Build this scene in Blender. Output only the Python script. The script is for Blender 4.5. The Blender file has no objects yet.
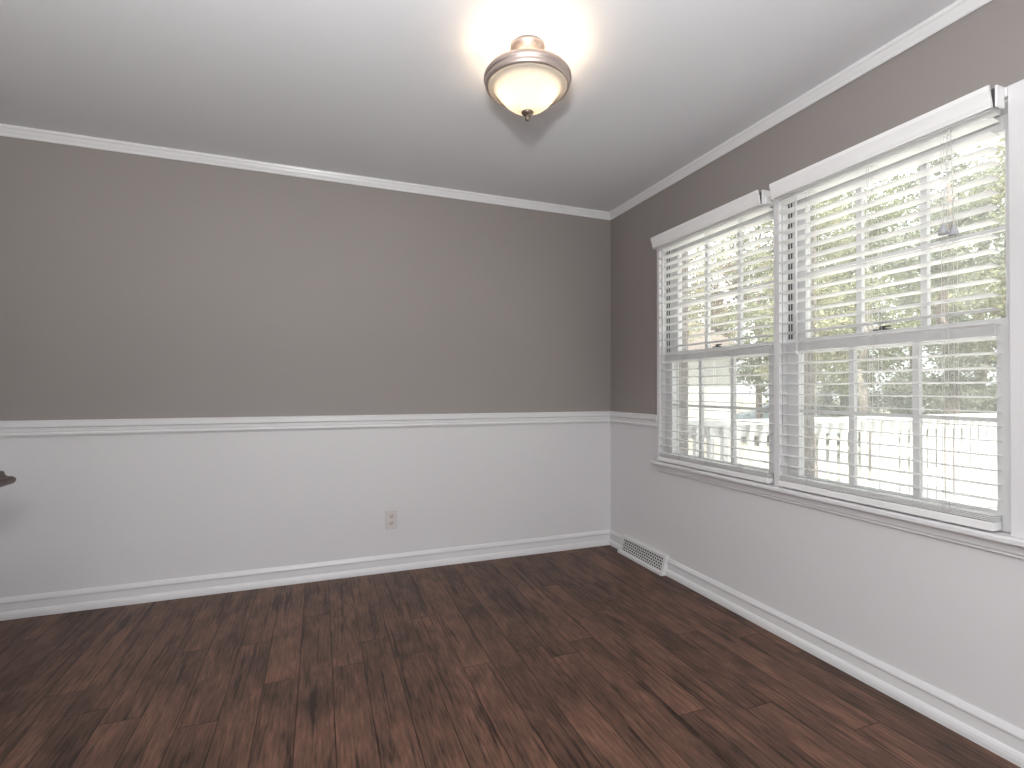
import bpy, bmesh, math, random
from mathutils import Vector, Matrix

sc = bpy.context.scene
col = sc.collection
PI = math.pi
random.seed(7)

# ------------------------------------------------------------------ camera
CAM = Vector((-2.0117, -3.2382, 1.1424))
YAW, PITCH, ROLL, FPX = 0.363513, 0.0089027, 0.002062, 506.05
fw = Vector((math.sin(YAW) * math.cos(PITCH), math.cos(YAW) * math.cos(PITCH), math.sin(PITCH)))
rt = Vector((math.cos(YAW), -math.sin(YAW), 0.0))
up = rt.cross(fw)
r2 = rt * math.cos(ROLL) + up * math.sin(ROLL)
u2 = -rt * math.sin(ROLL) + up * math.cos(ROLL)
cam = bpy.data.cameras.new('camera')
cam_o = bpy.data.objects.new('camera', cam)
col.objects.link(cam_o)
m = Matrix((r2, u2, -fw)).transposed().to_4x4()
m.translation = CAM
cam_o.matrix_world = m
cam.sensor_fit = 'HORIZONTAL'
cam.sensor_width = 36.0
cam.lens = 36.0 * FPX / 1024.0
cam.clip_start = 0.05
cam.clip_end = 500
sc.camera = cam_o

# ------------------------------------------------------------------ view, sky, sun, photographer's flash
sc.view_settings.view_transform = 'Standard'
sc.view_settings.look = 'None'
sc.view_settings.gamma = 1.0
sc.view_settings.use_curve_mapping = False
sc.view_settings.exposure = 0.0
sc.cycles.use_denoising = True
sc.cycles.max_bounces = 12
sc.cycles.diffuse_bounces = 6
sc.cycles.transparent_max_bounces = 24
sc.cycles.sample_clamp_indirect = 6.0
sc.cycles.caustics_reflective = False
sc.cycles.caustics_refractive = False

world = bpy.data.worlds.new('world')
sc.world = world
world.use_nodes = True
bg = world.node_tree.nodes['Background']
bg.inputs['Color'].default_value = (0.94, 0.97, 1.0, 1)
bg.inputs['Strength'].default_value = 2.2

sun = bpy.data.lights.new('sun', 'SUN')
sun.energy = 12.0
sun.angle = math.radians(1.0)
sun.color = (1.0, 0.95, 0.86)
sun_o = bpy.data.objects.new('sun', sun)
col.objects.link(sun_o)
sun_o.rotation_euler = Vector((0.33, 0.20, -0.92)).to_track_quat('-Z', 'Y').to_euler()

flash = bpy.data.lights.new('camera_flash', 'POINT')
flash.energy = 48.0
flash.shadow_soft_size = 0.07
flash.color = (0.985, 0.995, 1.0)
flash_o = bpy.data.objects.new('camera_flash', flash)
col.objects.link(flash_o)
flash_o.location = CAM - rt * 0.10 + Vector((0, 0, 0.26)) - fw * 0.05

# the same flash unit's bounce head, tilted up at the ceiling
bounce = bpy.data.lights.new('bounce_flash', 'AREA')
bounce.shape = 'DISK'
bounce.size = 0.2
bounce.energy = 96.0
bounce.color = (0.985, 0.995, 1.0)
bounce_o = bpy.data.objects.new('bounce_flash', bounce)
col.objects.link(bounce_o)
bounce_o.location = CAM + Vector((-0.08, -0.10, 0.35))
bounce_o.rotation_euler = Vector((-0.10, 0.05, 1.0)).to_track_quat('-Z', 'Y').to_euler()

# added fill light behind the camera, set in an opening made for it
fill = bpy.data.lights.new('rear_fill_light', 'AREA')
fill.shape = 'RECTANGLE'
fill.size, fill.size_y = 2.3, 2.0
fill.energy = 5.0
fill.color = (0.97, 0.985, 1.0)
fill_o = bpy.data.objects.new('rear_fill_light', fill)
col.objects.link(fill_o)
fill_o.location = (-1.9, -5.42, 1.03)
fill_o.rotation_euler = Vector((0, 1, 0)).to_track_quat('-Z', 'Z').to_euler()


# ------------------------------------------------------------------ materials
def new_mat(name):
    mt = bpy.data.materials.new(name)
    mt.use_nodes = True
    nt = mt.node_tree
    return mt, nt, nt.nodes['Principled BSDF']


def srgb(r, g, b):
    f = lambda c: (c / 255 / 12.92) if c / 255 <= 0.04045 else ((c / 255 + 0.055) / 1.055) ** 2.4
    return (f(r), f(g), f(b), 1)


def plain(name, colr, rough=0.5, metal=0.0, noise=0.0, nscale=8.0, bump=0.0, bscale=200.0):
    mt, nt, p = new_mat(name)
    p.inputs['Roughness'].default_value = rough
    p.inputs['Metallic'].default_value = metal
    p.inputs['Base Color'].default_value = colr
    tc = nt.nodes.new('ShaderNodeTexCoord')
    if noise > 0:
        n = nt.nodes.new('ShaderNodeTexNoise')
        n.inputs['Scale'].default_value = nscale
        n.inputs['Detail'].default_value = 4
        nt.links.new(tc.outputs['Object'], n.inputs['Vector'])
        rmp = nt.nodes.new('ShaderNodeMapRange')
        rmp.inputs['To Min'].default_value = 1 - noise
        rmp.inputs['To Max'].default_value = 1 + noise
        nt.links.new(n.outputs['Fac'], rmp.inputs['Value'])
        mx = nt.nodes.new('ShaderNodeVectorMath')
        mx.operation = 'SCALE'
        mx.inputs[0].default_value = colr[:3]
        nt.links.new(rmp.outputs['Result'], mx.inputs['Scale'])
        nt.links.new(mx.outputs['Vector'], p.inputs['Base Color'])
    if bump > 0:
        n2 = nt.nodes.new('ShaderNodeTexNoise')
        n2.inputs['Scale'].default_value = bscale
        nt.links.new(tc.outputs['Object'], n2.inputs['Vector'])
        b = nt.nodes.new('ShaderNodeBump')
        b.inputs['Strength'].default_value = bump
        b.inputs['Distance'].default_value = 0.002
        nt.links.new(n2.outputs['Fac'], b.inputs['Height'])
        nt.links.new(b.outputs['Normal'], p.inputs['Normal'])
    return mt


M = {}
M['taupe'] = plain('taupe_wall_paint', (0.296, 0.268, 0.255, 1), 0.55, noise=0.02, nscale=3, bump=0.08, bscale=350)
M['white_wall'] = plain('white_wall_paint', (0.70, 0.69, 0.695, 1), 0.45, noise=0.01, nscale=3, bump=0.06, bscale=350)
M['ceiling'] = plain('ceiling_paint', (0.71, 0.715, 0.735, 1), 0.8, noise=0.01, nscale=2, bump=0.1, bscale=250)
M['trim'] = plain('white_trim_enamel', (0.74, 0.735, 0.74, 1), 0.3, noise=0.01)
M['vinyl'] = plain('white_window_vinyl', (0.70, 0.70, 0.70, 1), 0.35, noise=0.01)
M['blind'] = plain('white_faux_wood_slat', (0.87, 0.87, 0.865, 1), 0.35, noise=0.015, nscale=20)
M['cord'] = plain('white_blind_cord', (0.72, 0.71, 0.68, 1), 0.8, noise=0.02)
M['tassel'] = plain('clear_grey_plastic_tassel', (0.45, 0.46, 0.48, 1), 0.25, noise=0.02)
M['gap_shade'] = plain('dark_gap_shade', (0.06, 0.06, 0.065, 1), 0.5, noise=0.02)
M['track'] = plain('dark_weatherstrip', (0.05, 0.05, 0.05, 1), 0.6, noise=0.05)
M['outlet'] = plain('outlet_plate', (0.62, 0.61, 0.59, 1), 0.35, noise=0.01)
M['outlet_in'] = plain('outlet_receptacle', (0.62, 0.53, 0.51, 1), 0.35, noise=0.01)
M['slot'] = plain('outlet_slot', (0.06, 0.05, 0.05, 1), 0.6, noise=0.02)
M['register'] = plain('register_enamel', (0.74, 0.735, 0.73, 1), 0.35, noise=0.01)
M['grille_dark'] = plain('register_interior', (0.05, 0.05, 0.05, 1), 0.7, noise=0.05)
M['nickel'] = plain('brushed_nickel', (0.50, 0.42, 0.385, 1), 0.42, metal=0.85, noise=0.04, nscale=40)
M['bronze'] = plain('aged_pewter', (0.20, 0.16, 0.13, 1), 0.35, metal=0.8, noise=0.05, nscale=60)
M['lock'] = plain('sash_lock_metal', (0.16, 0.155, 0.15, 1), 0.4, metal=0.5, noise=0.03)
M['plaster'] = plain('rear_wall_paint', (0.60, 0.575, 0.56, 1), 0.6, noise=0.02, nscale=2)
M['rail_paint'] = plain('white_railing_paint', (0.80, 0.80, 0.79, 1), 0.5, noise=0.03)
M['bark'] = plain('tree_bark', (0.20, 0.165, 0.14, 1), 0.9, noise=0.35, nscale=9)
M['pale_bark'] = plain('pale_tree_bark', (0.42, 0.38, 0.34, 1), 0.9, noise=0.3, nscale=9)
M['siding'] = plain('white_house_siding', (0.80, 0.80, 0.79, 1), 0.6, noise=0.03)
M['shingle'] = plain('brown_roof_shingles', (0.15, 0.125, 0.11, 1), 0.9, noise=0.3, nscale=6)
M['dark_glass'] = plain('dark_pane', (0.10, 0.12, 0.14, 1), 0.1, noise=0.02)
M['car'] = plain('car_paint', (0.33, 0.42, 0.47, 1), 0.25, metal=0.3, noise=0.02)
M['concrete'] = plain('pale_concrete', (0.60, 0.59, 0.57, 1), 0.9, noise=0.06, nscale=2)
M['tyre'] = plain('tyre_rubber', (0.03, 0.03, 0.03, 1), 0.8, noise=0.1)
M['orange'] = plain('orange_leaves_paint', (0.60, 0.27, 0.10, 1), 0.6, noise=0.2, nscale=20)


def wood_floor():
    mt, nt, p = new_mat('dark_walnut_planks')
    N, L = nt.nodes, nt.links
    geo = N.new('ShaderNodeNewGeometry')
    sep = N.new('ShaderNodeSeparateXYZ')
    L.new(geo.outputs['Position'], sep.inputs[0])

    def mth(op, a, b=None, c=None):
        n = N.new('ShaderNodeMath')
        n.operation = op
        for i, v in enumerate((a, b, c)):
            if v is None:
                continue
            if isinstance(v, (int, float)):
                n.inputs[i].default_value = v
            else:
                L.new(v, n.inputs[i])
        return n.outputs[0]

    def comb(x, y, z):
        n = N.new('ShaderNodeCombineXYZ')
        for i, v in enumerate((x, y, z)):
            if isinstance(v, (int, float)):
                n.inputs[i].default_value = v
            else:
                L.new(v, n.inputs[i])
        return n.outputs[0]

    def noise(vec, scale, detail=4, rough=0.55, dist=0.0):
        n = N.new('ShaderNodeTexNoise')
        n.inputs['Scale'].default_value = scale
        n.inputs['Detail'].default_value = detail
        n.inputs['Roughness'].default_value = rough
        n.inputs['Distortion'].default_value = dist
        L.new(vec, n.inputs['Vector'])
        return n.outputs['Fac']

    def rnd(vec):
        n = N.new('ShaderNodeTexWhiteNoise')
        n.noise_dimensions = '3D'
        L.new(vec, n.inputs['Vector'])
        return n.outputs['Value']

    W, LEN = 0.125, 1.22
    u = mth('DIVIDE', mth('ADD', sep.outputs[0], 2.082 + 20 * W), W)
    iu = mth('FLOOR', u)
    fu = mth('FRACT', u)
    off = rnd(comb(iu, 3.7, 0.0))
    vv = mth('ADD', mth('DIVIDE', mth('ADD', sep.outputs[1], 20.0), LEN), mth('MULTIPLY', off, 7.31))
    iv = mth('FLOOR', vv)
    fv = mth('FRACT', vv)
    pid = comb(iu, iv, 1.3)
    r = rnd(pid)
    rb = rnd(comb(iu, iv, 9.1))
    # grain coordinates: long along the plank, shifted per plank
    shift = mth('MULTIPLY', r, 40.0)
    gx = mth('ADD', sep.outputs[0], shift)
    gvec = comb(mth('MULTIPLY', gx, 1.0), mth('ADD', mth('MULTIPLY', sep.outputs[1], 0.10), mth('MULTIPLY', rb, 17.0)), 0.0)
    wide = noise(comb(gx, mth('ADD', mth('MULTIPLY', sep.outputs[1], 0.32), mth('MULTIPLY', rb, 11.0)), 0.0), 10.0, 4, 0.6, 0.6)
    fine = noise(gvec, 105.0, 5, 0.65, 0.3)
    # cathedral rings
    wv = N.new('ShaderNodeTexWave')
    wv.wave_type = 'BANDS'
    wv.bands_direction = 'X'
    wv.inputs['Scale'].default_value = 16.0
    wv.inputs['Distortion'].default_value = 9.0
    wv.inputs['Detail'].default_value = 3.0
    wv.inputs['Detail Scale'].default_value = 1.3
    L.new(comb(gx, mth('ADD', mth('MULTIPLY', sep.outputs[1], 0.16), mth('MULTIPLY', rb, 5.0)), 0.0), wv.inputs['Vector'])
    # knots
    vor = N.new('ShaderNodeTexVoronoi')
    vor.inputs['Scale'].default_value = 3.2
    L.new(comb(mth('MULTIPLY', gx, 1.6), mth('ADD', mth('MULTIPLY', sep.outputs[1], 0.75), mth('MULTIPLY', rb, 3.0)), 0.0), vor.inputs['Vector'])
    knot = N.new('ShaderNodeMapRange')
    knot.inputs['From Min'].default_value = 0.03
    knot.inputs['From Max'].default_value = 0.17
    knot.inputs['To Min'].default_value = 0.55
    knot.inputs['To Max'].default_value = 1.0
    L.new(vor.outputs['Distance'], knot.inputs['Value'])
    blotch = noise(comb(mth('MULTIPLY', gx, 1.0), mth('ADD', mth('MULTIPLY', sep.outputs[1], 0.45), mth('MULTIPLY', rb, 23.0)), 0.0), 4.5, 3, 0.6, 0.8)
    streak = noise(comb(gx, mth('ADD', mth('MULTIPLY', sep.outputs[1], 0.045), mth('MULTIPLY', rb, 31.0)), 0.0), 38.0, 3, 0.65, 0.5)
    dk = N.new('ShaderNodeMapRange')                          # dark mineral streaks
    dk.inputs['From Min'].default_value = 0.56
    dk.inputs['From Max'].default_value = 0.64
    dk.inputs['To Min'].default_value = 0.0
    dk.inputs['To Max'].default_value = 0.26
    L.new(streak, dk.inputs['Value'])
    t = mth('ADD', 0.56, mth('MULTIPLY', mth('SUBTRACT', wide, 0.5), 0.85))
    t = mth('ADD', t, mth('MULTIPLY', mth('SUBTRACT', fine, 0.5), 0.85))
    t = mth('ADD', t, mth('MULTIPLY', mth('SUBTRACT', blotch, 0.5), 0.55))
    t = mth('ADD', t, mth('MULTIPLY', mth('SUBTRACT', wv.outputs['Fac'], 0.5), 0.07))
    t = mth('ADD', t, mth('MULTIPLY', mth('SUBTRACT', r, 0.5), 0.15))
    t = mth('SUBTRACT', t, dk.outputs[0])
    ramp = N.new('ShaderNodeValToRGB')
    cr = ramp.color_ramp
    cr.elements[0].position = 0.24
    cr.elements[0].color = (0.033, 0.0205, 0.0155, 1)
    cr.elements[1].position = 0.84
    cr.elements[1].color = (0.195, 0.102, 0.069, 1)
    e = cr.elements.new(0.46)
    e.color = (0.082, 0.0465, 0.0335, 1)
    e = cr.elements.new(0.62)
    e.color = (0.124, 0.067, 0.047, 1)
    L.new(t, ramp.inputs['Fac'])
    # seams
    su = mth('MINIMUM', fu, mth('SUBTRACT', 1.0, fu))
    sv = mth('MINIMUM', fv, mth('SUBTRACT', 1.0, fv))
    mu = N.new('ShaderNodeMapRange')
    mu.inputs['From Min'].default_value = 0.008
    mu.inputs['From Max'].default_value = 0.022
    mu.inputs['To Min'].default_value = 0.28
    mu.inputs['To Max'].default_value = 1.0
    L.new(su, mu.inputs['Value'])
    mv = N.new('ShaderNodeMapRange')
    mv.inputs['From Min'].default_value = 0.0008
    mv.inputs['From Max'].default_value = 0.003
    mv.inputs['To Min'].default_value = 0.45
    mv.inputs['To Max'].default_value = 1.0
    L.new(sv, mv.inputs['Value'])
    k = mth('MULTIPLY', mth('MULTIPLY', mu.outputs[0], mv.outputs[0]), knot.outputs[0])
    sclr = N.new('ShaderNodeVectorMath')
    sclr.operation = 'SCALE'
    L.new(ramp.outputs['Color'], sclr.inputs[0])
    L.new(k, sclr.inputs['Scale'])
    L.new(sclr.outputs['Vector'], p.inputs['Base Color'])
    p.inputs['Roughness'].default_value = 0.40
    p.inputs['Specular IOR Level'].default_value = 0.16
    b = N.new('ShaderNodeBump')
    b.inputs['Strength'].default_value = 0.25
    b.inputs['Distance'].default_value = 0.002
    L.new(mth('ADD', mth('MULTIPLY', fine, 0.5), k), b.inputs['Height'])
    L.new(b.outputs['Normal'], p.inputs['Normal'])
    return mt


M['floor'] = wood_floor()


def glass_mat():
    """thin clear pane with a painted haze that washes out the view"""
    mt, nt, p = new_mat('window_glass')
    nt.nodes.remove(p)
    out = nt.nodes['Material Output']
    tr = nt.nodes.new('ShaderNodeBsdfTransparent')
    tr.inputs['Color'].default_value = (0.97, 0.98, 0.97, 1)
    veil = nt.nodes.new('ShaderNodeBsdfTranslucent')
    veil.inputs['Color'].default_value = (0.80, 0.80, 0.78, 1)
    m0 = nt.nodes.new('ShaderNodeMixShader')
    m0.inputs[0].default_value = 0.075  # share of pale haze mixed into the pane
    nt.links.new(tr.outputs[0], m0.inputs[1])
    nt.links.new(veil.outputs[0], m0.inputs[2])
    gl = nt.nodes.new('ShaderNodeBsdfGlossy')
    gl.inputs['Roughness'].default_value = 0.02
    ge = nt.nodes.new('ShaderNodeNewGeometry')
    io = nt.nodes.new('ShaderNodeMapRange')
    io.inputs['To Min'].default_value = 1.45
    io.inputs['To Max'].default_value = 1 / 1.45
    nt.links.new(ge.outputs['Backfacing'], io.inputs['Value'])
    fr = nt.nodes.new('ShaderNodeFresnel')
    nt.links.new(io.outputs[0], fr.inputs['IOR'])
    mx = nt.nodes.new('ShaderNodeMixShader')
    nt.links.new(fr.outputs[0], mx.inputs[0])
    nt.links.new(m0.outputs[0], mx.inputs[1])
    nt.links.new(gl.outputs[0], mx.inputs[2])
    nt.links.new(mx.outputs[0], out.inputs['Surface'])
    return mt


M['glass'] = glass_mat()


def screen_mat():
    mt, nt, p = new_mat('fine_insect_mesh')
    nt.nodes.remove(p)
    out = nt.nodes['Material Output']
    tr = nt.nodes.new('ShaderNodeBsdfTransparent')
    df = nt.nodes.new('ShaderNodeBsdfDiffuse')
    df.inputs['Color'].default_value = (0.52, 0.53, 0.53, 1)
    mx = nt.nodes.new('ShaderNodeMixShader')
    mx.inputs[0].default_value = 0.38
    nt.links.new(tr.outputs[0], mx.inputs[1])
    nt.links.new(df.outputs[0], mx.inputs[2])
    nt.links.new(mx.outputs[0], out.inputs['Surface'])
    return mt


M['screen'] = screen_mat()


def shade_mat():
    mt, nt, p = new_mat('frosted_ribbed_glass')
    nt.nodes.remove(p)
    out = nt.nodes['Material Output']
    tl = nt.nodes.new('ShaderNodeBsdfTranslucent')
    tl.inputs['Color'].default_value = (0.20, 0.19, 0.175, 1)
    df = nt.nodes.new('ShaderNodeBsdfDiffuse')
    df.inputs['Color'].default_value = (0.80, 0.76, 0.69, 1)
    gl = nt.nodes.new('ShaderNodeBsdfGlossy')
    gl.inputs['Roughness'].default_value = 0.25
    m1 = nt.nodes.new('ShaderNodeMixShader')
    m1.inputs[0].default_value = 0.42
    nt.links.new(tl.outputs[0], m1.inputs[1])
    nt.links.new(df.outputs[0], m1.inputs[2])
    m2 = nt.nodes.new('ShaderNodeMixShader')
    m2.inputs[0].default_value = 0.05
    nt.links.new(m1.outputs[0], m2.inputs[1])
    nt.links.new(gl.outputs[0], m2.inputs[2])
    nt.links.new(m2.outputs[0], out.inputs['Surface'])
    return mt


M['shade'] = shade_mat()


def emit_mat(name, c, s):
    mt, nt, p = new_mat(name)
    p.inputs['Emission Color'].default_value = c
    p.inputs['Emission Strength'].default_value = s
    p.inputs['Base Color'].default_value = (0.8, 0.75, 0.65, 1)
    return mt


M['bulb'] = emit_mat('glowing_bulb', (1.0, 0.80, 0.55, 1), 6.0)


def brick_mat():
    mt, nt, p = new_mat('grey_brown_brick')
    br = nt.nodes.new('ShaderNodeTexBrick')
    br.inputs['Color1'].default_value = (0.19, 0.155, 0.13, 1)
    br.inputs['Color2'].default_value = (0.13, 0.105, 0.09, 1)
    br.inputs['Mortar'].default_value = (0.30, 0.28, 0.26, 1)
    br.inputs['Scale'].default_value = 1.0
    br.inputs['Mortar Size'].default_value = 0.006
    br.inputs['Brick Width'].default_value = 0.2
    br.inputs['Row Height'].default_value = 0.067
    g = nt.nodes.new('ShaderNodeNewGeometry')
    sp = nt.nodes.new('ShaderNodeSeparateXYZ')
    cb = nt.nodes.new('ShaderNodeCombineXYZ')
    ad = nt.nodes.new('ShaderNodeMath')
    nt.links.new(g.outputs['Position'], sp.inputs[0])
    nt.links.new(sp.outputs[0], ad.inputs[0])
    nt.links.new(sp.outputs[1], ad.inputs[1])
    nt.links.new(ad.outputs[0], cb.inputs[0])
    nt.links.new(sp.outputs[2], cb.inputs[1])
    nt.links.new(cb.outputs[0], br.inputs['Vector'])
    nt.links.new(br.outputs['Color'], p.inputs['Base Color'])
    p.inputs['Roughness'].default_value = 0.85
    return mt


M['brick'] = brick_mat()


def rib_mat(name, c, width, depth, axis=2):
    """boards with a darker joint every `width`, run along the other axes"""
    mt, nt, p = new_mat(name)
    g = nt.nodes.new('ShaderNodeNewGeometry')
    sp = nt.nodes.new('ShaderNodeSeparateXYZ')
    nt.links.new(g.outputs['Position'], sp.inputs[0])
    dv = nt.nodes.new('ShaderNodeMath')
    dv.operation = 'DIVIDE'
    dv.inputs[1].default_value = width
    nt.links.new(sp.outputs[axis], dv.inputs[0])
    fr = nt.nodes.new('ShaderNodeMath')
    fr.operation = 'FRACT'
    nt.links.new(dv.outputs[0], fr.inputs[0])
    mr = nt.nodes.new('ShaderNodeMapRange')
    mr.inputs['From Min'].default_value = 0.0
    mr.inputs['From Max'].default_value = 0.07
    mr.inputs['To Min'].default_value = depth
    mr.inputs['To Max'].default_value = 1.0
    nt.links.new(fr.outputs[0], mr.inputs['Value'])
    mx = nt.nodes.new('ShaderNodeVectorMath')
    mx.operation = 'SCALE'
    mx.inputs[0].default_value = c[:3]
    nt.links.new(mr.outputs[0], mx.inputs['Scale'])
    nt.links.new(mx.outputs['Vector'], p.inputs['Base Color'])
    p.inputs['Roughness'].default_value = 0.7
    return mt


M['deck'] = rib_mat('pale_deck_boards', (0.80, 0.79, 0.77, 1), 0.14, 0.35, axis=1)
M['siding'] = rib_mat('white_lap_siding', (0.80, 0.80, 0.79, 1), 0.16, 0.6, axis=2)


def ground_mat():
    mt, nt, p = new_mat('lawn_and_leaf_litter')
    g = nt.nodes.new('ShaderNodeNewGeometry')
    n = nt.nodes.new('ShaderNodeTexNoise')
    n.inputs['Scale'].default_value = 0.5
    n.inputs['Detail'].default_value = 8
    nt.links.new(g.outputs['Position'], n.inputs['Vector'])
    r = nt.nodes.new('ShaderNodeValToRGB')
    r.color_ramp.elements[0].position = 0.35
    r.color_ramp.elements[0].color = (0.33, 0.34, 0.27, 1)
    r.color_ramp.elements[1].position = 0.68
    r.color_ramp.elements[1].color = (0.52, 0.48, 0.42, 1)
    nt.links.new(n.outputs['Fac'], r.inputs['Fac'])
    nt.links.new(r.outputs['Color'], p.inputs['Base Color'])
    p.inputs['Roughness'].default_value = 0.95
    return mt


M['ground'] = ground_mat()


def leaf_mat(name, c1, c2):
    mt, nt, p = new_mat(name)
    nt.nodes.remove(p)
    out = nt.nodes['Material Output']
    g = nt.nodes.new('ShaderNodeNewGeometry')
    n = nt.nodes.new('ShaderNodeTexNoise')
    n.inputs['Scale'].default_value = 2.2
    n.inputs['Detail'].default_value = 6
    nt.links.new(g.outputs['Position'], n.inputs['Vector'])
    r = nt.nodes.new('ShaderNodeValToRGB')
    r.color_ramp.elements[0].position = 0.35
    r.color_ramp.elements[0].color = (*c1, 1)
    r.color_ramp.elements[1].position = 0.65
    r.color_ramp.elements[1].color = (*c2, 1)
    nt.links.new(n.outputs['Fac'], r.inputs['Fac'])
    d = nt.nodes.new('ShaderNodeBsdfDiffuse')
    t = nt.nodes.new('ShaderNodeBsdfTranslucent')
    mx = nt.nodes.new('ShaderNodeMixShader')
    mx.inputs[0].default_value = 0.4
    nt.links.new(r.outputs['Color'], d.inputs['Color'])
    nt.links.new(r.outputs['Color'], t.inputs['Color'])
    nt.links.new(d.outputs[0], mx.inputs[1])
    nt.links.new(t.outputs[0], mx.inputs[2])
    nt.links.new(mx.outputs[0], out.inputs['Surface'])
    return mt


M['leaf_green'] = leaf_mat('green_leaves', (0.17, 0.19, 0.12), (0.32, 0.34, 0.21))
M['leaf_yellow'] = leaf_mat('yellow_green_leaves', (0.26, 0.265, 0.17), (0.45, 0.445, 0.31))
M['leaf_brown'] = leaf_mat('rusty_leaves', (0.20, 0.165, 0.11), (0.31, 0.26, 0.18))
M['leaf_grey'] = leaf_mat('grey_green_leaves', (0.21, 0.225, 0.18), (0.34, 0.36, 0.30))


def dark_wood():
    mt, nt, p = new_mat('dark_stained_wood')
    g = nt.nodes.new('ShaderNodeTexCoord')
    mp = nt.nodes.new('ShaderNodeMapping')
    mp.inputs['Scale'].default_value = (12, 1.2, 12)
    nt.links.new(g.outputs['Object'], mp.inputs[0])
    n = nt.nodes.new('ShaderNodeTexNoise')
    n.inputs['Scale'].default_value = 3
    n.inputs['Detail'].default_value = 5
    nt.links.new(mp.outputs[0], n.inputs['Vector'])
    r = nt.nodes.new('ShaderNodeValToRGB')
    r.color_ramp.elements[0].color = (0.030, 0.021, 0.018, 1)
    r.color_ramp.elements[1].color = (0.085, 0.062, 0.052, 1)
    nt.links.new(n.outputs['Fac'], r.inputs['Fac'])
    nt.links.new(r.outputs['Color'], p.inputs['Base Color'])
    p.inputs['Roughness'].default_value = 0.35
    return mt


M['dark_wood'] = dark_wood()


# ------------------------------------------------------------------ mesh helpers
def box(bm, x0, x1, y0, y1, z0, z1, mi=0):
    vs = [bm.verts.new(v) for v in ((x0, y0, z0), (x1, y0, z0), (x1, y1, z0), (x0, y1, z0),
                                    (x0, y0, z1), (x1, y0, z1), (x1, y1, z1), (x0, y1, z1))]
    for q in ((0, 3, 2, 1), (4, 5, 6, 7), (0, 1, 5, 4), (1, 2, 6, 5), (2, 3, 7, 6), (3, 0, 4, 7)):
        f = bm.faces.new([vs[i] for i in q])
        f.material_index = mi
    return vs


def prism(bm, prof, ax, a0, a1, m0=0.0, m1=0.0, mi=0):
    """sweep a closed profile [(d,z)] from a0 to a1. ax 'x': along x, d goes to -y. ax 'y': along y, d goes to -x.
    m0, m1 slide each end by d times the mitre."""
    ra, rb = [], []
    for d, z in prof:
        if ax == 'x':
            ra.append(bm.verts.new((a0 + m0 * d, -d, z)))
            rb.append(bm.verts.new((a1 + m1 * d, -d, z)))
        else:
            ra.append(bm.verts.new((-d, a0 + m0 * d, z)))
            rb.append(bm.verts.new((-d, a1 + m1 * d, z)))
    n = len(prof)
    for i in range(n):
        f = bm.faces.new((ra[i], ra[(i + 1) % n], rb[(i + 1) % n], rb[i]))
        f.material_index = mi
    bm.faces.new(list(reversed(ra))).material_index = mi
    bm.faces.new(rb).material_index = mi


def tube(bm, p0, p1, r0, r1=None, n=8, mi=0):
    r1 = r0 if r1 is None else r1
    p0, p1 = Vector(p0), Vector(p1)
    d = (p1 - p0).normalized()
    a = d.orthogonal().normalized()
    b = d.cross(a)
    ra, rb = [], []
    for i in range(n):
        t = 2 * PI * i / n
        o = a * math.cos(t) + b * math.sin(t)
        ra.append(bm.verts.new(p0 + o * r0))
        rb.append(bm.verts.new(p1 + o * r1))
    for i in range(n):
        f = bm.faces.new((ra[i], ra[(i + 1) % n], rb[(i + 1) % n], rb[i]))
        f.smooth = True
        f.material_index = mi
    bm.faces.new(list(reversed(ra)))
    bm.faces.new(rb)


def lathe(bm, prof, n=64, cx=0.0, cy=0.0, rib=0.0, ribs=0):
    """prof [(r,z)] revolved about z; r=0 ends close into a point"""
    rings = []
    for r, z in prof:
        if r < 1e-6:
            rings.append([bm.verts.new((cx, cy, z))])
        else:
            ring = []
            for i in range(n):
                t = 2 * PI * i / n
                k = 1 + (rib * math.cos(ribs * t) if ribs else 0)
                ring.append(bm.verts.new((cx + r * k * math.cos(t), cy + r * k * math.sin(t), z)))
            rings.append(ring)
    for a, b in zip(rings, rings[1:]):
        for i in range(n):
            j = (i + 1) % n
            if len(a) == 1 and len(b) == 1:
                continue
            if len(a) == 1:
                f = bm.faces.new((a[0], b[j], b[i]))
            elif len(b) == 1:
                f = bm.faces.new((a[i], a[j], b[0]))
            else:
                f = bm.faces.new((a[i], a[j], b[j], b[i]))
            f.smooth = True


def obj(name, bm, mats, parent=None, loc=None, bevel=0.0, seg=2, angle=40):
    bmesh.ops.recalc_face_normals(bm, faces=bm.faces)
    me = bpy.data.meshes.new(name)
    bm.to_mesh(me)
    bm.free()
    for mt in (mats if isinstance(mats, (list, tuple)) else [mats]):
        me.materials.append(mt)
    o = bpy.data.objects.new(name, me)
    col.objects.link(o)
    if parent is not None:
        o.parent = parent
    if loc is not None:
        o.location = loc
    if bevel > 0:
        b = o.modifiers.new('edge', 'BEVEL')
        b.width = bevel
        b.segments = seg
        b.limit_method = 'ANGLE'
        b.angle_limit = math.radians(angle)
    return o


def tag(o, label, cat, group=None, kind=None):
    o['label'] = label
    o['category'] = cat
    if group:
        o['group'] = group
    if kind:
        o['kind'] = kind
    return o


def empty(name, loc, label, cat, group=None, kind=None, rz=0.0):
    o = bpy.data.objects.new(name, None)
    o.empty_display_size = 0.1
    col.objects.link(o)
    o.location = loc
    o.rotation_euler = (0, 0, rz)
    return tag(o, label, cat, group, kind)


def struct(name, bm, mats, label, cat, **k):
    o = obj(name, bm, mats, **k)
    return tag(o, label, cat, kind='structure')


def B():
    return bmesh.new()


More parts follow.
